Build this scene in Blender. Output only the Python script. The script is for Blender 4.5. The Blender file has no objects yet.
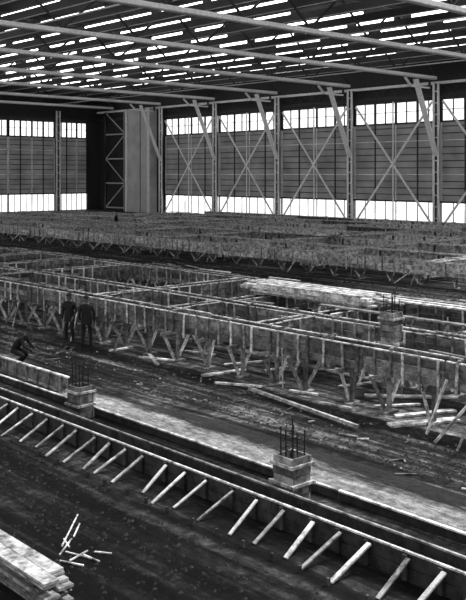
import bpy, bmesh, math, random
from mathutils import Vector, Matrix
random.seed(7)
H=6.0; ANG=math.radians(42.8); F=886.0
S=math.sin(ANG); C=math.cos(ANG)
scene=bpy.context.scene; COL=scene.collection

# ---------------------------------------------------------------- materials
def newmat(name):
    m=bpy.data.materials.new(name); m.use_nodes=True
    nt=m.node_tree; nt.nodes.clear()
    out=nt.nodes.new('ShaderNodeOutputMaterial')
    b=nt.nodes.new('ShaderNodeBsdfPrincipled')
    nt.links.new(b.outputs[0],out.inputs[0])
    return m,nt,b
def ramp(nt,stops):
    r=nt.nodes.new('ShaderNodeValToRGB')
    e=r.color_ramp.elements
    while len(e)<len(stops): e.new(0.5)
    for k,(p,v) in enumerate(stops):
        e[k].position=p; e[k].color=(v,v,v,1)
    return r
def mixmul(nt,a,b_):
    mx=nt.nodes.new('ShaderNodeMix'); mx.data_type='RGBA'; mx.blend_type='MULTIPLY'; mx.inputs[0].default_value=1
    nt.links.new(a,mx.inputs[6]); nt.links.new(b_,mx.inputs[7]); return mx.outputs[2]
def wood(name,lo,hi,rough=.75):
    m,nt,b=newmat(name)
    geo=nt.nodes.new('ShaderNodeNewGeometry'); oi=nt.nodes.new('ShaderNodeObjectInfo')
    add=nt.nodes.new('ShaderNodeMath'); add.operation='ADD'
    nt.links.new(geo.outputs['Random Per Island'],add.inputs[0]); nt.links.new(oi.outputs['Random'],add.inputs[1])
    fr=nt.nodes.new('ShaderNodeMath'); fr.operation='FRACT'; nt.links.new(add.outputs[0],fr.inputs[0])
    r=ramp(nt,[(0,lo),(.6,(lo+hi)/2),(1,hi)]); nt.links.new(fr.outputs[0],r.inputs[0])
    n=nt.nodes.new('ShaderNodeTexNoise'); n.inputs['Scale'].default_value=3.5; n.inputs['Detail'].default_value=9; n.inputs['Roughness'].default_value=.75
    tc=nt.nodes.new('ShaderNodeTexCoord')
    vm=nt.nodes.new('ShaderNodeVectorMath'); vm.operation='ADD'
    nt.links.new(tc.outputs['Object'],vm.inputs[0]); nt.links.new(fr.outputs[0],vm.inputs[1]); nt.links.new(vm.outputs[0],n.inputs['Vector'])
    r2=ramp(nt,[(.4,.2),(.6,1.25)]); nt.links.new(n.outputs[0],r2.inputs[0])
    nt.links.new(mixmul(nt,r.outputs[0],r2.outputs[0]),b.inputs['Base Color']); b.inputs['Roughness'].default_value=rough
    return m
def plain(name,v,rough=.6,metal=0,var=.25,scale=4):
    m,nt,b=newmat(name)
    n=nt.nodes.new('ShaderNodeTexNoise'); n.inputs['Scale'].default_value=scale; n.inputs['Detail'].default_value=6
    tc=nt.nodes.new('ShaderNodeTexCoord'); nt.links.new(tc.outputs['Object'],n.inputs['Vector'])
    r=ramp(nt,[(.3,v*(1-var)),(.7,min(1,v*(1+var)))]); nt.links.new(n.outputs[0],r.inputs[0])
    nt.links.new(r.outputs[0],b.inputs['Base Color']); b.inputs['Roughness'].default_value=rough
    b.inputs['Metallic'].default_value=metal
    return m
def emis(name,v,var=.15,scale=.6):
    m=bpy.data.materials.new(name); m.use_nodes=True; nt=m.node_tree; nt.nodes.clear()
    out=nt.nodes.new('ShaderNodeOutputMaterial'); e=nt.nodes.new('ShaderNodeEmission')
    n=nt.nodes.new('ShaderNodeTexNoise'); n.inputs['Scale'].default_value=scale
    tc=nt.nodes.new('ShaderNodeTexCoord'); nt.links.new(tc.outputs['Object'],n.inputs['Vector'])
    r=ramp(nt,[(.35,1-var),(.65,1.0)]); nt.links.new(n.outputs[0],r.inputs[0])
    nt.links.new(r.outputs[0],e.inputs[0]); e.inputs[1].default_value=v
    nt.links.new(e.outputs[0],out.inputs[0]); return m
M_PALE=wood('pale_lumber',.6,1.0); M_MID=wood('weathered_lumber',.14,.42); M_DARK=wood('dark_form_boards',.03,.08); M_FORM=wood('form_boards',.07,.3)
M_FAR=wood('brightened_form_boards',.5,.95); M_STACK=wood('stacked_lumber',.4,.7)  # M_FAR: albedo raised to stand in for light lost under the roof deck
M_STEELP=plain('painted_steel',.85,.5,0,.15); M_STEELD=plain('dark_steel',.025,.6); M_REBAR=plain('rebar_steel',.02,.5,.4)
M_CHORD=plain('grey_painted_chord',.45,.6,0,.2)
M_WALL=plain('dark_wall',.03,.9); M_CEIL=plain('roof_deck',.012,.9)
M_GLOW=emis('daylit_glass',1.7,.25,.8); M_SKYL=emis('daylit_skylight_glass',6.0,.3,1.0)
M_PIER=plain('plastered_pier',.5,.9,0,.2,.5)
M_SKIN=plain('skin',.12,.6); M_CLOTH=plain('dark_cloth',.012,.95); M_TROU=plain('trouser_cloth',.015,.95)
m,nt,b=newmat('obscured_glass'); M_DIM=m
n=nt.nodes.new('ShaderNodeTexNoise'); n.inputs['Scale'].default_value=.35
tc=nt.nodes.new('ShaderNodeTexCoord'); nt.links.new(tc.outputs['Object'],n.inputs['Vector'])
r=ramp(nt,[(.3,.12),(.7,.22)]); nt.links.new(n.outputs[0],r.inputs[0])
nt.links.new(r.outputs[0],b.inputs['Base Color']); nt.links.new(r.outputs[0],b.inputs['Emission Color']); b.inputs['Emission Strength'].default_value=.3
b.inputs['Roughness'].default_value=.5
# dirt
m,nt,b=newmat('packed_dirt'); M_DIRT=m
tc=nt.nodes.new('ShaderNodeTexCoord')
def noise(scale,det,rou,vec):
    n=nt.nodes.new('ShaderNodeTexNoise'); n.inputs['Scale'].default_value=scale; n.inputs['Detail'].default_value=det; n.inputs['Roughness'].default_value=rou; nt.links.new(vec,n.inputs['Vector']); return n
mp=nt.nodes.new('ShaderNodeMapping'); mp.inputs['Scale'].default_value=(1.0,.06,1); mp.inputs['Rotation'].default_value=(0,0,.04); nt.links.new(tc.outputs['Object'],mp.inputs['Vector'])
n1=noise(2.0,10,.72,mp.outputs[0]); n2=noise(4,14,.82,tc.outputs['Object']); n3=noise(.3,6,.65,tc.outputs['Object'])
r1=ramp(nt,[(.4,.01),(.5,.05),(.62,.34)]); nt.links.new(n1.outputs[0],r1.inputs[0])
r2=ramp(nt,[(.39,.12),(.5,.65),(.61,1.9)]); nt.links.new(n2.outputs[0],r2.inputs[0])
r3=ramp(nt,[(.35,.25),(.65,1.5)]); nt.links.new(n3.outputs[0],r3.inputs[0])
col=mixmul(nt,mixmul(nt,r1.outputs[0],r2.outputs[0]),r3.outputs[0])
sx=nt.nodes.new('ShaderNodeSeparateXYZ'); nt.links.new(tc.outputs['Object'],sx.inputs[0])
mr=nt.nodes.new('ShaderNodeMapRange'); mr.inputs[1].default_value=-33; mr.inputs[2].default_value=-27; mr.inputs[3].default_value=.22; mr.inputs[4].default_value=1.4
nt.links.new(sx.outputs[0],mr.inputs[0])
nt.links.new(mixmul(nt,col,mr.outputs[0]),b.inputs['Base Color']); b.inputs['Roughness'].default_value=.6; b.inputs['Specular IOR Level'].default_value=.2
bp=nt.nodes.new('ShaderNodeBump'); bp.inputs['Strength'].default_value=1; bp.inputs['Distance'].default_value=.35
bp2=nt.nodes.new('ShaderNodeBump'); bp2.inputs['Strength'].default_value=1; bp2.inputs['Distance'].default_value=.5
nt.links.new(n2.outputs[0],bp.inputs['Height']); nt.links.new(n1.outputs[0],bp2.inputs['Height']); nt.links.new(bp.outputs[0],bp2.inputs['Normal']); nt.links.new(bp2.outputs[0],b.inputs['Normal'])
# sand strip
m,nt,b=newmat('pale_sand'); M_SAND=m
tc=nt.nodes.new('ShaderNodeTexCoord')
mp=nt.nodes.new('ShaderNodeMapping'); mp.inputs['Scale'].default_value=(1.4,.25,1); nt.links.new(tc.outputs['Object'],mp.inputs['Vector'])
n1=noise(2.4,12,.8,mp.outputs[0]); n2=noise(5,14,.82,tc.outputs['Object'])
r1=ramp(nt,[(.38,.2),(.5,.5),(.6,.85)]); nt.links.new(n1.outputs[0],r1.inputs[0])
r2=ramp(nt,[(.39,.35),(.59,1.2)]); nt.links.new(n2.outputs[0],r2.inputs[0])
sx=nt.nodes.new('ShaderNodeSeparateXYZ'); nt.links.new(tc.outputs['Object'],sx.inputs[0])
mr=nt.nodes.new('ShaderNodeMapRange'); mr.inputs[1].default_value=13.0; mr.inputs[2].default_value=14.2; mr.inputs[3].default_value=.33; mr.inputs[4].default_value=-.35; nt.links.new(sx.outputs[0],mr.inputs[0])
ad=nt.nodes.new('ShaderNodeMath'); ad.operation='ADD'; nt.links.new(mr.outputs[0],ad.inputs[0]); nt.links.new(n1.outputs[0],ad.inputs[1])
r3=ramp(nt,[(.38,.06),(.62,1.0)]); nt.links.new(ad.outputs[0],r3.inputs[0])
nt.links.new(mixmul(nt,mixmul(nt,r1.outputs[0],r2.outputs[0]),r3.outputs[0]),b.inputs['Base Color']); b.inputs['Roughness'].default_value=.9
bp=nt.nodes.new('ShaderNodeBump'); bp.inputs['Strength'].default_value=1; bp.inputs['Distance'].default_value=.2
nt.links.new(n2.outputs[0],bp.inputs['Height']); nt.links.new(bp.outputs[0],b.inputs['Normal'])
M_CLOD=plain('dirt_clod',.02,.95)

# ---------------------------------------------------------------- mesh helpers
class MB:
    def __init__(s): s.bm=bmesh.new(); s.mats=[]
    def mi(s,mat):
        if mat not in s.mats: s.mats.append(mat)
        return s.mats.index(mat)
    def _box(s,M,sz,mat):
        i=s.mi(mat); v=[]
        for a in (-.5,.5):
            for bb in (-.5,.5):
                for c in (-.5,.5):
                    v.append(s.bm.verts.new(M@Vector((a*sz[0],bb*sz[1],c*sz[2]))))
        for q in ((0,1,3,2),(4,6,7,5),(0,4,5,1),(2,3,7,6),(0,2,6,4),(1,5,7,3)):
            f=s.bm.faces.new([v[k] for k in q]); f.material_index=i
    def box(s,c,sz,mat): s._box(Matrix.Translation(Vector(c)),sz,mat)
    def bar(s,p,q,w,h,mat):
        p=Vector(p); q=Vector(q); d=q-p; L=d.length
        if L<1e-6: return
        y=d/L; up=Vector((0,0,1)) if abs(y.z)<.98 else Vector((1,0,0))
        x=y.cross(up).normalized(); z=x.cross(y).normalized()
        M=Matrix(((x.x,y.x,z.x,0),(x.y,y.y,z.y,0),(x.z,y.z,z.z,0),(0,0,0,1)))
        s._box(Matrix.Translation((p+q)/2)@M,(w,L,h),mat)
    def cyl(s,p,q,r,mat,n=6):
        i=s.mi(mat); p=Vector(p); q=Vector(q); y=(q-p).normalized()
        up=Vector((0,0,1)) if abs(y.z)<.98 else Vector((1,0,0)); x=y.cross(up).normalized(); z=x.cross(y)
        A=[];B=[]
        for k in range(n):
            a=2*math.pi*k/n; o=(x*math.cos(a)+z*math.sin(a))*r
            A.append(s.bm.verts.new(p+o)); B.append(s.bm.verts.new(q+o))
        for k in range(n):
            f=s.bm.faces.new((A[k],A[(k+1)%n],B[(k+1)%n],B[k])); f.material_index=i
        s.bm.faces.new(A[::-1]).material_index=i; s.bm.faces.new(B).material_index=i
    def mesh(s,name):
        bmesh.ops.recalc_face_normals(s.bm,faces=s.bm.faces)
        me=bpy.data.meshes.new(name); s.bm.to_mesh(me); s.bm.free()
        for m in s.mats: me.materials.append(m)
        return me
def obj(name,me,loc=(0,0,0),rz=0,parent=None,**kw):
    o=bpy.data.objects.new(name,me); o.location=loc; o.rotation_euler=(0,0,rz)
    if parent is not None: o.parent=parent
    COL.objects.link(o)
    for k,v in kw.items(): o[k]=v
    return o
def copytree(src,loc,rz,**kw):
    n=src.copy(); n.location=loc; n.rotation_euler=(0,0,rz); COL.objects.link(n)
    for k,v in kw.items(): n[k]=v
    for ch in src.children:
        c=ch.copy(); c.parent=n; COL.objects.link(c)
    return n
def G(px,py,h=0.0):
    k=(H-h)/(py-174.0); return Vector((.734*(px+587)*k,.679*(1191-px)*k,h))
def PX(X,Y,Z=0):
    d=X*S+Y*C; return 233+F*(X*C-Y*S)/d, 174+(H-Z)*F/d
U=random.uniform

# ---------------------------------------------------------------- room shell
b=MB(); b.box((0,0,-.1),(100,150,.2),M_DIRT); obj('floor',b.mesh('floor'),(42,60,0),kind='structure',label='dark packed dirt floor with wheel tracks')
b=MB(); b.box((54,77,20.3),(68,102,.3),M_CEIL); obj('ceiling',b.mesh('ceiling'),kind='structure',label='dark roof deck of the hall')
b=MB(); b.box((85.9,73,10),(.3,106,20.2),M_WALL); obj('wall_east',b.mesh('wall_east'),kind='structure',label='dark steel clad long wall')
b=MB(); b.box((43,126,10),(86,.3,20.2),M_WALL); obj('wall_north',b.mesh('wall_north'),kind='structure',label='dark steel clad end wall')

WN=[0]
def window_wall(length,axis,start,fixed,npan):
    WN[0]+=1
    b=MB()
    def P(u,z,d): return (fixed+d,start+u,z) if axis=='y' else (start+u,fixed+d,z)
    def bx(u0,u1,z0,z1,d,t,mat):
        c=P((u0+u1)/2,(z0+z1)/2,d); sz=(t,u1-u0,z1-z0) if axis=='y' else (u1-u0,t,z1-z0); b.box(c,sz,mat)
    L=length
    bx(.1,L-.1,12.0,14.45,.3,.04,M_GLOW); bx(.1,L-.1,.1,2.8,.3,.04,M_GLOW); bx(.1,L-.1,2.85,11.9,.3,.04,M_DIM)
    for k in range(npan*2+1):
        u=.1+(L-.2)*k/(npan*2); w=.3 if k%2==0 else .12
        bx(u-w/2,u+w/2,11.9,14.5,.22,.12,M_STEELD)
        bx(u-w/4,u+w/4,.1,2.8,.22,.12,M_STEELP if k%2==0 else M_STEELD)
        if k%2==0: bx(u-.07,u+.07,2.8,11.9,.2,.1,M_STEELP if k%4==0 else M_STEELD)
    for z,t in ((.05,.05),(2.82,.1),(11.95,.1),(13.3,.03),(14.5,.1)): bx(0,L,z-t,z+t,.2,.16,M_STEELD)
    for k in range(11): z=3.6+k*.78; bx(.1,L-.1,z-.05,z+.05,.24,.08,M_STEELP if k in(3,8) else M_STEELD)
    obj('window_%d'%WN[0],b.mesh('window'),kind='structure',label='tall steel sash window, bright strips above and below dim panes')
YC=[107.6-12.5*k for k in range(8)]
for y in YC[1:]: window_wall(12.5,'y',y,85.2,4)
XL=[76.7-8.4*k for k in range(8)]
window_wall(6.0,'x',76.9,125.3,3)
for x in XL[1:]: window_wall(8.4,'x',x,125.3,4)
b=MB(); b.box((85.2,73,15.0),(.4,105,.35),M_STEELD); b.box((85.0,73,16.3),(.3,105,.3),M_STEELP)
for k in range(42): b.bar((85.2,21+k*2.5,15.1),(85.2,22.25+k*2.5,16.3),.1,.1,M_STEELD); b.bar((85.2,22.25+k*2.5,16.3),(85.2,23.5+k*2.5,15.1),.1,.1,M_STEELD)
obj('trim_1',b.mesh('trim'),kind='structure',label='steel eave girder over the long window wall')
b=MB(); b.box((43,125.2,15.1),(86,.4,.35),M_STEELD); obj('trim_2',b.mesh('trim'),kind='structure',label='steel eave girder over the end windows')

b=MB()
b.box((-.26,.3,8.1),(.1,.26,16.2),M_STEELP); b.box((-.26,-.3,8.1),(.1,.26,16.2),M_STEELP); b.box((.0,0,8.1),(.3,.5,16.2),M_STEELD)
for k in range(12): b.box((-.26,0,1+k*1.3),(.08,.6,.12),M_STEELP)
b.box((0,0,.15),(.6,.8,.3),M_STEELD)
cm=b.mesh('steel_column')
b=MB(); b.bar((-3.9,0,16.4),(0,0,8.0),.7,.1,M_STEELP); b.bar((-3.75,0,16.4),(.1,0,8.1),.1,.3,M_STEELD); kb=b.mesh('knee_brace')
b=MB(); b.box((-3.2,0,15.6),(3.4,.3,.16),M_STEELP); b.bar((-5.9,0,16.45),(-4.9,0,15.6),.3,.12,M_STEELP); b.box((-1.4,0,16),(.2,.2,.8),M_STEELD); b.box((-3.4,0,16),(.2,.2,.8),M_STEELD); gk=b.mesh('bracket')
for y in YC:
    c=obj('steel_column',cm,(84.7,y,0),label='pale riveted steel wall column with a raking knee brace',category='column',group='columns of the long wall')
    obj('knee_brace',kb,(-.2,0,0),parent=c); obj('bracket',gk,(-.1,0,0),parent=c)
for x in XL:
    if x==XL[1]: continue
    obj('steel_column',cm,(x,124.7,0),rz=math.pi/2,label='pale steel column between end wall windows',category='column',group='columns of the end wall')
b=MB()
for s in (1,-1): b.bar((0,-5.55*s,.2),(0,5.55*s,14.2),.05,.26,M_STEELP)
b.bar((.1,0,0),(.1,0,14.5),.16,.08,M_STEELP)
xb=b.mesh('cross_brace')
for y in YC[1:]: obj('cross_brace',xb,(84.75,y+6.25,0),label='slender pale steel cross bracing spanning a window bay',category='bracing',group='bracing of the long wall')
b=MB(); b.box((84.2,112.2,8.1),(1.4,6.2,16.2),M_PIER)
for yy in (109.3,115.1): b.box((83.4,yy,8.1),(.2,.35,16.2),M_STEELP)
b.box((83.45,111.5,8),(.06,.08,16),M_STEELD)
obj('masonry_pier',b.mesh('masonry_pier'),label='broad pale plastered pier rising to the roof',category='pier')
b=MB()
for yy in (117,122.5): b.bar((84.6,yy,0),(84.6,yy,16.2),.3,.3,M_STEELD)
b.bar((84.4,117,0),(84.4,117,16.2),.1,.2,M_CHORD)
for k in range(4):
    z=.5+k*4; b.bar((84.6,117,z),(84.6,122.5,z),.2,.2,M_CHORD)
    a=(117,122.5) if k%2 else (122.5,117); b.bar((84.6,a[0],z),(84.6,a[1],min(z+4,16.1)),.14,.14,M_CHORD)
obj('bracing_tower',b.mesh('bracing_tower'),label='dim braced steel frame in the corner',category='bracing')

# roof trusses along X
X0,X1=22,84.3
b=MB(); b.box(((X0+X1)/2,0,16.62),(X1-X0,.45,.08),M_CHORD); b.box(((X0+X1)/2,-.2,16.8),(X1-X0,.06,.3),M_STEELP);  b.box(((X0+X1)/2,.2,16.8),(X1-X0,.06,.3),M_CHORD); lo=b.mesh('bottom_chord')
b=MB(); b.box(((X0+X1)/2,0,19.9),(X1-X0,.3,.3),M_STEELD); hi=b.mesh('top_chord')
b=MB(); n=9; st=(X1-X0)/n
for k in range(n):
    x=X0+k*st; b.bar((x,0,17),(x+st/2,0,19.8),.12,.16,M_STEELD); b.bar((x+st/2,0,19.8),(x+st,0,17),.12,.16,M_STEELD)
we=b.mesh('truss_web')
for y in YC+[120.1]:
    e=obj('roof_truss',None,(0,y,0),label='long steel roof truss with pale bottom chord',category='roof truss',group='roof trusses')
    obj('bottom_chord',lo,parent=e); obj('top_chord',hi,parent=e); obj('truss_web',we,parent=e)
b=MB(); b.box((0,0,0),(.12,95,.6),M_STEELD); b.box((0,0,-.32),(.16,95,.04),M_CHORD); pm=b.mesh('purlin')
b=MB(); b.box((0,0,0),(.14,95,.1),M_CHORD); sm=b.mesh('roof_strut')
nx=15
for k in range(nx):
    x=24+k*4.2
    obj('purlin',pm,(x-.9,77.5,18.7),label='steel purlin running the length of the roof',category='purlin',group='roof purlins')
    if k%5==2: obj('roof_strut',sm,(x+2.2,77.5,17.3),label='slender pale strut tying the trusses together',category='strut',group='roof struts')
for k in range(nx):
    for y in YC:
        b=MB(); b.box((0,0,.3),(.1,12.2,.1),M_STEELD); b.box((0,0,-.3),(.1,12.2,.1),M_STEELD)
        t=random.random(); hh=random.choice((.24,.3,.26))
        if t<.4: b.box((0,U(-.4,.4),0),(.05,U(9,11),hh),M_SKYL)
        elif t<.6: b.box((0,random.choice((-1,1))*U(1.5,2.6),0),(.05,U(5,6.5),hh),M_SKYL)
        else:
            for c in (-3.1,3.1):
                l=random.choice((5.2,4.6,4.0,5.0)); o=U(-.3,.3); b.box((0,c+o,0),(.05,l,hh),M_SKYL)
        WN[0]+=1
        obj('window_%d'%WN[0],b.mesh('roof_window'),(24+k*4.2,y+6.25,19.3),kind='structure',label='narrow daylit roof monitor window')

# ---------------------------------------------------------------- form beams with parts
def form_beam(L,zb=1.0,zt=1.6,w=.5,supports=3,cl=.52,loc=(0,0,0),rz=0,mat=None,**kw):
    mat=mat or M_FORM
    e=obj('form_beam',None,loc,rz,**kw)
    for s in (-1,1):
        b=MB(); n=3; hh=(zt-zb)/n; cut=U(-L*.25,L*.25); dz=U(-.04,.04)
        for k in range(n):
            for a,c,o in ((-L/2+.03,cut-.02,0),(cut+.02,L/2-.03,dz)):
                b.box((s*w/2+U(-.012,.012),(a+c)/2,zb+o+hh*(k+.5)+U(-.006,.006)),(.035,c-a,hh-U(.012,.03)),mat)
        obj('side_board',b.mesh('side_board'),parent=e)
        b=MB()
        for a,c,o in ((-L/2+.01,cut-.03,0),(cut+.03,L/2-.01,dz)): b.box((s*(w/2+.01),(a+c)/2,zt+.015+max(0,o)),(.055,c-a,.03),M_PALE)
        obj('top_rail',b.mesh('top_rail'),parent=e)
    n=int(L/cl)
    for s in (-1,1):
        for k in range(n):
            if random.random()<.12: continue
            ext=U(0,.2)
            b=MB(); b.bar((0,0,(zt-zb)/2+U(0,.07)),(0,U(-.05,.05),-(zt-zb)/2-ext),.065,.04,random.choice((M_PALE,M_MID,M_MID,M_FAR))); cm=b.mesh('cleat')
            obj('cleat',cm,(s*(w/2+.055),-L/2+cl*(k+.5)+U(-.14,.14),(zb+zt)/2-.01),parent=e)
    b=MB(); b.box((0,0,0),(w+.12,.06,.03),M_MID); tm=b.mesh('spreader')
    n=max(1,int(L/1.8))
    for k in range(n): obj('spreader',tm,(U(-.06,.06),-L/2+L*(k+.5)/n+U(-.4,.4),zt+.085),rz=U(-.3,.3),parent=e)
    for k in range(supports):
        y=-L/2+L*(k+.5)/supports+U(-.2,.2)
        b=MB(); b.box((0,0,zb-.05),(U(1.1,1.4),.08,.1),M_MID); b.box((0,0,(zb-.1)/2),(.09,.09,zb-.1),M_MID)
        for s in (-1,1): b.bar((s*U(.45,.62),0.07,zb-.06),(s*U(.03,.12),.07,U(.05,.15)),.035,.1,random.choice((M_PALE,M_PALE,M_MID,M_FAR)))
        b.box((0,0,.03),(.5,.2,.06),M_MID); obj('support_leg',b.mesh('support_leg'),(0,y,0),rz=U(-.3,.3),parent=e)
    for q in range(2):
        if random.random()<.5:
            b=MB(); y=U(-L*.4,L*.3); b.bar((-w/2-.09,y,zb+U(0,.25)),(-w/2-U(.1,.7),y+U(-.4,1.1),.03),.035,.06,random.choice((M_FAR,M_MID))); obj('diagonal_prop',b.mesh('diagonal_prop'),parent=e)
    return e
LBL='raised form beam with rough plank sides on V-shaped legs'
T=[form_beam(4.2,loc=(18,8+4.2*i,0),label=LBL,category='formwork',group='raised form beams') for i in range(6)]
for X in (18,20.7,26):
    for k in range(13):
        if X==18 and k<6: continue
        copytree(random.choice(T),(X+U(-.06,.06),8+4.2*k,U(-.06,.0)),U(-.015,.015)+ (math.pi if (X!=18 and random.random()<.5) else 0))
TA=TC=None
for k in range(13):
    y=10.1+4.2*k
    if y<32 and k%2==1 and k!=3: continue
    if TA is None:
        TA=form_beam(2.0,supports=1,loc=(19.35,y,0),rz=-math.pi/2,label='short crosswise form beam joining two long forms',category='formwork',group='crosswise form beams')
        TC=form_beam(4.6,supports=2,loc=(23.35,y,0),rz=-math.pi/2,label='crosswise form beam on V-shaped legs',category='formwork',group='crosswise form beams')
    else:
        copytree(TA,(19.35,y,0),-math.pi/2); copytree(TC,(23.35,y,0),-math.pi/2)
FL='raised form beam edging a wide grid of forms'
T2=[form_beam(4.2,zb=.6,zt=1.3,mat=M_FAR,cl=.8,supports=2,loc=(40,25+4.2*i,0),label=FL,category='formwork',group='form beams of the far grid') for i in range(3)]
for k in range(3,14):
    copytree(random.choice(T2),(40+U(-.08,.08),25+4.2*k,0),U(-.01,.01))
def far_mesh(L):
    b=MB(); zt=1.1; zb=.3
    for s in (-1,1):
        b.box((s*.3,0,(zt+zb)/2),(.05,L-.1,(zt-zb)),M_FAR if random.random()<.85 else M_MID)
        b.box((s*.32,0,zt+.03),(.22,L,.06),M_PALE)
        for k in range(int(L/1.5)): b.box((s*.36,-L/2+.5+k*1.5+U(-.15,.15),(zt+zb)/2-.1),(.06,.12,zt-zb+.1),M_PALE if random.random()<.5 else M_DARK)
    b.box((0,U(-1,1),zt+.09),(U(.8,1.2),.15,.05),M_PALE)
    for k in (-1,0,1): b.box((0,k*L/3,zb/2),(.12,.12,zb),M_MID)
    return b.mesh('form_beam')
fm=[far_mesh(8.2) for _ in range(6)]; fc=[far_mesh(5.4) for _ in range(6)]
def okfar(X,y):
    px=PX(X,y)[0]; return -90<px<560 and (X*S+y*C)<113
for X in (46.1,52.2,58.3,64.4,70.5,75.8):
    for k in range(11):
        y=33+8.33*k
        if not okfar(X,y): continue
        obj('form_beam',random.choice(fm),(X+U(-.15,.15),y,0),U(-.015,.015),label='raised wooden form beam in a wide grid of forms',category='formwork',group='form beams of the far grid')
for X in (43.1,49.2,55.3,61.4,67.5):
    for k in range(22):
        y=28.8+4.165*k
        if not okfar(X,y) or (k%2==1 and random.random()<.8): continue
        obj('form_beam',random.choice(fc),(X,y+U(-.2,.2),0),-math.pi/2+U(-.015,.015),label='crosswise wooden form beam in a wide grid of forms',category='formwork',group='form beams of the far grid')

# ---------------------------------------------------------------- front footing form
def footing(L=3.75,loc=(0,0,0),**kw):
    e=obj('footing_form',None,loc,0,**kw)
    for X,mt in ((10.75,M_FAR),(11.2,M_MID)):
        b=MB()
        for k in range(2): b.box((X+U(-.01,.01),0,.11+.21*k),(.04,L-.01,.2),M_DARK)
        obj('side_board',b.mesh('side_board'),parent=e)
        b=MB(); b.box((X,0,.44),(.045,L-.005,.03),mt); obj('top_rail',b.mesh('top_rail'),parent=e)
    b=MB(); b.box((0,0,.05),(.04,.05,.12),M_DARK); sm_=b.mesh('stake')
    b=MB(); b.box((0,0,0),(.045,.08,.38),M_DARK); cm_=b.mesh('cleat')
    for k in range(6):
        y=-L/2+L/6*(k+.5)+U(-.1,.1)
        b=MB(); b.bar((0,0,.39),(-U(.6,.85),0,.02),U(.05,.085),U(.022,.03),random.choice((M_PALE,M_FAR,M_STACK)))
        obj('raking_brace',b.mesh('raking_brace'),(10.66,y,0),rz=U(-.25,.22),parent=e)
        obj('stake',sm_,(9.8,y+.07,0),parent=e); obj('cleat',cm_,(10.7,y+.09,.22),parent=e)
    return e
FT=[footing(loc=(0,5+3.75*i,0),label='low dark trench form with pale raking braces staked out',category='formwork',group='footing forms') for i in range(6)]
for k in range(6,9): copytree(random.choice(FT),(0,5+3.75*k,0),0)
b=MB()
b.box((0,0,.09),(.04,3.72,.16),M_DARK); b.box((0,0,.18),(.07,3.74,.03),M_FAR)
for k in range(5): b.box((.045,-1.5+k*.75,.1),(.04,.06,.18),M_MID)
bw=b.mesh('board_form')
for k in range(8):
    y=5+3.75*k
    obj('board_form',bw,(12.5,y,0) ,0.0,label='low edge board with pale top along a footing trench',category='formwork',group='edge boards behind the footing')
b=MB()
for q in range(2): b.box((0,0,.18+.18*q),(.045,3.6,.17),M_FORM)
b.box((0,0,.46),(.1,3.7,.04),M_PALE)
for k in range(6): b.box((-.045,-1.5+k*.6,.23),(.04,.07,.44),M_MID)
b2=b.mesh('board_form')
for y in (22.6,26.35,30.1): obj('board_form',b2,(13.1,y,0),label='upright board form with battens beside the trench',category='formwork',group='upright board forms')
b=MB(); b.box((0,0,.06),(.2,3.7,.04),M_PALE); b.box((0,-1.2,.02),(.3,.1,.04),M_MID); b.box((0,1.2,.02),(.3,.1,.04),M_MID); wk=b.mesh('plank')
for y in (4.3,8.1,15.0): obj('plank',wk,(11.75,y,0),0,label='flat walking board laid beside the footing form',category='plank',group='walking boards')

# pedestals
def pedestal(loc,h,w,rb,**kw):
    e=obj('pedestal_form',None,loc,U(-.05,.05),**kw)
    b=MB(); n=max(4,int(h/.17)); hh=h/n
    for k in range(n):
        z=hh*(k+.5)
        for s in (-1,1):
            b.box((s*w/2+U(-.008,.008),0,z),(.04,w+U(.02,.1),hh-.014),M_FORM if k%2 else M_MID); b.box((0,s*w/2,z),(w-.05,.04,hh-.014),M_MID)
    obj('form_box',b.mesh('form_box'),parent=e)
    for z in ([h*.82,h*.42] if h<1 else [h*.92,h*.62]):
        b=MB(); a=w/2+.045; bl=w+.12
        for s in (-1,1):
            b.box((s*a,0,z),(.045,bl+U(0,.12),.055),M_STACK); b.box((0,s*(a+.001),z),(bl,.045,.053),M_STACK)
        obj('clamp_frame',b.mesh('clamp_frame'),parent=e)
    b=MB(); b.box((0,0,h*.8),(w-.06,w-.06,.05),M_MID); obj('concrete_fill',b.mesh('concrete_fill'),parent=e)
    r=w*.34
    for i in (-1,0,1):
        for j in (-1,1):
            b=MB(); hz=h+rb*U(.75,1.25); b.cyl((0,0,.1),(U(-.06,.06),U(-.06,.06),hz),.015,M_REBAR); obj('rebar',b.mesh('rebar'),(i*r,j*r,0),parent=e)
    for z in (h+rb*.2,h+rb*.5):
        b=MB()
        for s in (-1,1): b.cyl((s*r,-r,z),(s*r,r,z),.011,M_REBAR); b.cyl((-r,s*r,z),(r,s*r,z),.011,M_REBAR)
        obj('rebar_tie',b.mesh('rebar_tie'),parent=e)
pedestal((12.1,18.6,0),.8,.42,.5,label='square wooden pedestal form with rebars sticking up',category='formwork',group='pedestal forms')
pedestal((11.85,11.2,0),.86,.44,.5,label='square wooden pedestal form with clamps and tall rebars',category='formwork',group='pedestal forms')
pedestal((19.6,14.8,0),2.25,.38,.4,label='tall wooden column form rising above the beam forms',category='formwork',group='pedestal forms')

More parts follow.
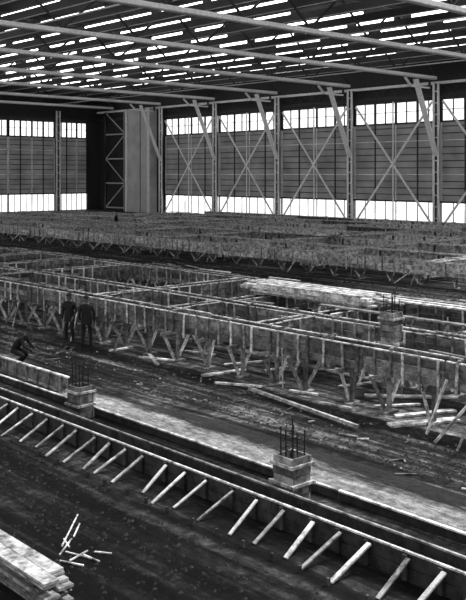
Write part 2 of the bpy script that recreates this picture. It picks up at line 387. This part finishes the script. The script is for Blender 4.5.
# sand strip
bm=bmesh.new(); N=160; A=[]
for k in range(N+1):
    y=3+18*k/N
    x0=12.62; x1=14.4-(max(0,y-16)*.16)
    A.append([bm.verts.new((x0+(x1-x0)*q/6,y,.006+.03*math.sin(math.pi*q/6)*U(.5,1.3))) for q in range(7)])
for k in range(N):
    for q in range(6): bm.faces.new((A[k][q],A[k][q+1],A[k+1][q+1],A[k+1][q]))
me=bpy.data.meshes.new('sand_strip'); bm.to_mesh(me); bm.free(); me.materials.append(M_SAND)
for p in me.polygons: p.use_smooth=True
obj('sand_strip',me,kind='stuff',label='pale strip of spilled sand and concrete along the footing',category='sand')
def rubble(n,x0,x1,y0,y1,rs,pm,lab):
    bm=bmesh.new()
    for _ in range(n):
        x=U(x0,x1); y=U(y0,y1); r=random.choice(rs); mi=1 if random.random()<pm else 0
        vs=[bm.verts.new((x+r*U(.6,1.3)*dx,y+r*U(.6,1.3)*dy,max(0,r*.8*dz))) for dx,dy,dz in ((1,0,0),(0,1,0),(-1,0,0),(0,-1,0),(U(-.3,.3),U(-.3,.3),1))]
        for i in range(4): f=bm.faces.new((vs[i],vs[(i+1)%4],vs[4])); f.material_index=mi
    me=bpy.data.meshes.new('rubble'); bm.to_mesh(me); bm.free(); me.materials.append(M_CLOD); me.materials.append(M_MID)
    obj('rubble',me,kind='stuff',label=lab,category='rubble')
rubble(4500,4.5,9.7,4,34,(.015,.02,.03,.04),.01,'loose dark dirt clods scattered before the footing form')
rubble(4500,14.7,17.2,6,45,(.02,.03,.04),.1,'loose clods and wood chips below the raised forms')
rubble(3000,27,39,18,75,(.04,.06,.08),.05,'loose clods scattered over the dirt aisle')

# ---------------------------------------------------------------- planks
def plank(p,q,w=.2,t=.05,mat=None,label='loose pale lumber plank lying on the dirt',group='scattered planks',name='plank'):
    p=Vector(p);q=Vector(q); c=(p+q)/2
    b=MB(); b.bar(p-c,q-c,w,t,mat or M_PALE); return obj(name,b.mesh('plank'),c,label=label,category='plank',group=group)
def gp(a,b_,z=.04,w=.2,t=.05,mat=None,**k):
    P=G(*a);Q=G(*b_);P.z=z;Q.z=z+.002; return plank(P,Q,w,t,mat,**k)
for layer in range(8):
    for j in range(2):
        xx=6.45+j*.25+U(-.015,.015); yend=10.8+U(-.25,.2)
        plank((xx,yend,.025+layer*.05),(xx,yend+4.0,.025+layer*.05),.235,.036,M_STACK if layer>=6 else M_MID,label='long lumber plank in a neat stack',group='lumber stack')
for a,b_ in (((62,548),(78,516)),((66,553),(92,560)),((74,538),(80,525)),((95,553),(112,555)),((60,562),(84,567)),((64,540),(70,549)),((84,556),(100,563)),((60,556),(72,540)),((70,562),(88,552))):
    gp(a,b_,.02,.022,.02,label='short scrap of lumber dropped on the dirt',group='lumber scraps',name='lumber_scrap')
gp((203,377),(245,371)); gp((215,384),(262,388),w=.12); gp((390,427),(458,421),w=.3); gp((396,418),(455,412),w=.2); gp((365,397),(458,399),w=.22)
plank((16.9,17.6,.1),(16.2,13.2,.1),.08,.08,label='long pale pole lying over the dirt')
for a,b_ in (((140,358),(175,362)),((186,352),(215,356)),((150,356),(158,366)),((290,392),(318,396)),((110,352),(128,349)),((340,388),(372,384)),((265,372),(290,368)),((225,366),(270,362)),((320,404),(352,410)),((375,408),(420,406))): gp(a,b_,w=.12)
for _ in range(50):
    x=U(14.6,16.8); y=U(9,36); a=U(0,3.14); l=U(.12,.5)
    plank((x,y,.03),(x+l*math.cos(a),y+l*math.sin(a),.03),.04,.03,random.choice((M_PALE,M_MID,M_MID)),label='short scrap of lumber dropped on the dirt',group='lumber scraps',name='lumber_scrap')
for _ in range(10):
    x=U(28,39); y=U(22,60); a=U(1.2,1.9); l=U(.5,2)
    plank((x,y,.03),(x+l*math.cos(a),y+l*math.sin(a),.03),.12,.04,random.choice((M_PALE,M_MID)),label='loose plank lying in the dirt aisle',group='planks in the aisle')
p=G(435,444); plank((p.x,p.y,.03),(p.x+.5,p.y-.6,.95),.08,.05,label='leaning wooden stake propped up over the dirt',group='leaning stakes'); p=G(458,452); plank((p.x,p.y,.03),(p.x+.1,p.y-.3,.85),.08,.05,label='leaning wooden stake propped up over the dirt',group='leaning stakes')
for lay in range(6):
    for j in range(5-(lay>3)):
        xx=22.4+j*.34+lay*.03; y0=17.9+U(-.5,.4)
        plank((xx,y0,1.73+lay*.06),(xx,22.9+U(0,1.0),1.73+lay*.06),.25,.05,random.choice((M_PALE,M_MID,M_PALE)),label='long plank piled on top of the forms',group='plank pile on the forms')
for k in range(9):
    xx=21.8+k*.42; y0=9.3+U(0,.5); y1=19.0+U(0,.6)
    if 22.1<xx<24.2: continue
    plank((xx,y0,1.73),(xx+U(-.06,.06),y1,1.73),.22,.05,random.choice((M_PALE,M_MID)),label='long plank laid across the forms',group='planks laid across forms')
for k in range(13):
    for X in (18,20.7,26):
        if random.random()<.5: continue
        y=8+4.2*k+U(-.6,.6); l=U(.5,1.3); a=U(-.15,.15)
        plank((X-a,y-l,1.73),(X+a,y+l,1.73),U(.1,.18),.04,random.choice((M_PALE,M_MID,M_MID)),label='loose board lying on top of a form beam',group='loose boards on the forms')
for k in range(16):
    xx=51.3+.45*(k%4); yy=44+U(-.5,.5); plank((xx,yy,1.3+.1*(k//4)),(xx,yy+8,1.3+.1*(k//4)),.38,.09,label='plank piled on the far grid of forms',group='far plank pile')
for X in (46.1,58.3,64.4,70.5):
    for k in range(9):
        y=36+8.33*k+U(-.5,.5)
        if not okfar(X,y) or random.random()<.4: continue
        a=U(-.25,.25); l=U(.8,2.2); plank((X-a,y-l,1.25),(X+a,y+l,1.25),.35,.05,label='loose board lying across the far forms',group='loose boards on the far forms')

# ---------------------------------------------------------------- people
def person(loc,rz,pose,label,hat=True):
    if pose=='stand':
        J={'pel':(0,0,.95),'sp':(0,0,1.15),'ch':(0,0,1.36),'nk':(0,0,1.5),'hd':(0,-.01,1.6),'ht':(0,-.01,1.7),
           'sl':(.19,0,1.42),'el':(.25,.03,1.14),'wl':(.22,-.14,.95),'sr':(-.19,0,1.42),'er':(-.26,.02,1.14),'wr':(-.27,-.04,.88),
           'hl':(.1,0,.9),'kl':(.12,-.03,.5),'al':(.13,.03,.08),'tl':(.14,-.15,.04),'hr':(-.1,0,.9),'kr':(-.13,0,.5),'ar':(-.15,.06,.08),'tr':(-.16,-.12,.04)}
    else:
        J={'pel':(0,.1,.62),'sp':(0,-.02,.8),'ch':(0,-.16,.95),'nk':(0,-.26,1.05),'hd':(0,-.33,1.12),'ht':(0,-.37,1.21),
           'sl':(.19,-.2,.98),'el':(.24,-.32,.74),'wl':(.14,-.5,.62),'sr':(-.19,-.2,.98),'er':(-.24,-.3,.74),'wr':(-.14,-.5,.6),
           'hl':(.1,.1,.58),'kl':(.16,-.27,.46),'al':(.15,.05,.08),'tl':(.16,-.13,.04),'hr':(-.1,.1,.58),'kr':(-.16,-.25,.46),'ar':(-.16,.08,.08),'tr':(-.17,-.1,.04)}
    R={'pel':.15,'sp':.14,'ch':.16,'nk':.06,'hd':.095,'ht':.085,'sl':.075,'el':.052,'wl':.036,'sr':.075,'er':.052,'wr':.036,'hl':.1,'kl':.07,'al':.048,'tl':.04,'hr':.1,'kr':.07,'ar':.048,'tr':.04}
    E=[('pel','sp'),('sp','ch'),('ch','nk'),('nk','hd'),('hd','ht'),('ch','sl'),('sl','el'),('el','wl'),('ch','sr'),('sr','er'),('er','wr'),('pel','hl'),('hl','kl'),('kl','al'),('al','tl'),('pel','hr'),('hr','kr'),('kr','ar'),('ar','tr')]
    names=list(J); V=[Vector(J[n]) for n in names]; RR=[R[n] for n in names]; ED=[(names.index(a),names.index(b)) for a,b in E]
    for side,w,el_,sg in (('l','wl','el',1),('r','wr','er',-1)):
        d=(Vector(J[w])-Vector(J[el_])).normalized(); wi=names.index(w)
        palm=Vector(J[w])+d*.08; V.append(palm); RR.append(.034); pi=len(V)-1; ED.append((wi,pi))
        sd=d.cross(Vector((1,0,0))).normalized()
        for f in range(4):
            a=palm+sd*(.03-.02*f)-d*.01; m1=a+d*(.06); m2=m1+d*.03+Vector((-sg*.02,0,0)); st=len(V)
            V+= [a,m1,m2]; RR+=[.009,.009,.008]; ED+=[(st,st+1),(st+1,st+2)]
        a=palm-d*.05+sd*.02; st=len(V); V+=[a,a+sd*.04+d*.02,a+sd*.05+d*.05]; RR+=[.011,.01,.009]; ED+=[(st,st+1),(st+1,st+2)]
    hd=Vector(J['hd'])+Vector((0,0,.03))
    st=len(V); V+=[hd+Vector((0,-.07,.015)),hd+Vector((0,-.115,-.01))]; RR+=[.015,.014]; ED.append((st,st+1))
    for s in (-1,1):
        st=len(V); V+=[hd+Vector((s*.085,0,-.02)),hd+Vector((s*.1,.01,.02))]; RR+=[.014,.016]; ED.append((st,st+1))
    me=bpy.data.meshes.new('person_src'); me.from_pydata([tuple(v) for v in V],ED,[])
    o=bpy.data.objects.new('src',me); COL.objects.link(o)
    md=o.modifiers.new('Skin','SKIN'); sv=me.skin_vertices[0].data
    for i,r in enumerate(RR): sv[i].radius=(r,r)
    seen=set()
    adj={i:[] for i in range(len(V))}
    for a,b_ in ED: adj[a].append(b_); adj[b_].append(a)
    for i in range(len(V)):
        if i in seen: continue
        sv[i].use_root=True; stck=[i]
        while stck:
            q=stck.pop()
            if q in seen: continue
            seen.add(q); stck+=adj[q]
    o.modifiers.new('Sub','SUBSURF').levels=2
    dg=bpy.context.evaluated_depsgraph_get(); m2=bpy.data.meshes.new_from_object(o.evaluated_get(dg)); m2.name='person'
    bpy.data.objects.remove(o)
    m2.materials.clear()
    for mm in (M_CLOTH,M_TROU,M_SKIN): m2.materials.append(mm)
    nk=Vector(J['nk']); hips=J['pel'][2]
    for p in m2.polygons:
        p.use_smooth=True; c=p.center
        dh=(c-Vector(J['hd'])).length
        if dh<.14 and c.z>nk.z-.0: p.material_index=2
        elif any((c-Vector(J[w])).dot((Vector(J[w])-Vector(J[e_])).normalized())>.02 and (c-Vector(J[w])).length<.22 for w,e_ in (('wl','el'),('wr','er'))): p.material_index=2
        elif c.z<hips-.05: p.material_index=1
    P=obj('person',m2,loc,rz,label=label,category='person')
    bm=bmesh.new(); bmesh.ops.create_uvsphere(bm,u_segments=16,v_segments=8,radius=.105)
    for v in bm.verts:
        if v.co.z<0: v.co.z*=.1; v.co.x*=1.3; v.co.y*=1.35
    hm=bpy.data.meshes.new('hat'); bm.to_mesh(hm); bm.free(); hm.materials.append(M_CLOTH)
    obj('hat',hm,Vector(J['ht']),parent=P)
    if pose=='stand':
        bm=bmesh.new(); rings=[(1.18,.165),(.98,.185),(.78,.2)]; rr=[]
        for z,r in rings: rr.append([bm.verts.new((math.cos(a*math.pi/8)*r,math.sin(a*math.pi/8)*r*.8,z)) for a in range(16)])
        for i in range(2):
            for a in range(16): bm.faces.new((rr[i][a],rr[i][(a+1)%16],rr[i+1][(a+1)%16],rr[i+1][a]))
        cmh=bpy.data.meshes.new('coat'); bm.to_mesh(cmh); bm.free(); cmh.materials.append(M_CLOTH); obj('coat',cmh,parent=P)
    return P
person((17.1,27.0,0),math.radians(-60),'stand','person in a dark coat and hat standing beside the form beams')
person((17.15,26.0,0),math.radians(150),'stand','person in dark work clothes facing a companion by the forms')
person((13.65,24.5,0),math.radians(40),'crouch','person in dark clothes crouching over the footing form')
person((55.2,78.0,0),math.radians(20),'stand','person in dark clothes standing among the far forms')

# ---------------------------------------------------------------- light
w=bpy.data.worlds.new('sky'); scene.world=w; w.use_nodes=True; nt=w.node_tree; nt.nodes.clear()
out=nt.nodes.new('ShaderNodeOutputWorld'); bg=nt.nodes.new('ShaderNodeBackground')
tc=nt.nodes.new('ShaderNodeTexCoord'); sx=nt.nodes.new('ShaderNodeSeparateXYZ'); nt.links.new(tc.outputs['Generated'],sx.inputs[0])
r=ramp(nt,[(0,.8),(.15,.2),(.5,.25),(1,.8)]); nt.links.new(sx.outputs[2],r.inputs[0]); nt.links.new(r.outputs[0],bg.inputs[0]); bg.inputs[1].default_value=1.8
nt.links.new(bg.outputs[0],out.inputs[0])
ld=bpy.data.lights.new('sun','SUN'); ld.energy=4.0; ld.angle=math.radians(12); lo_=bpy.data.objects.new('sun',ld); COL.objects.link(lo_)
lo_.rotation_euler=Vector((.8,-.15,1.0)).to_track_quat('Z','Y').to_euler()

cd=bpy.data.cameras.new('camera'); cam=bpy.data.objects.new('camera',cd); COL.objects.link(cam)
cam.location=(0,0,H); cam.rotation_euler=(math.pi/2,0,-ANG); cd.sensor_fit='VERTICAL'; cd.sensor_height=36; cd.lens=F*36/600; cd.shift_y=-.21; cd.clip_end=500
scene.camera=cam
scene.view_settings.view_transform='Standard'; scene.view_settings.look='None'
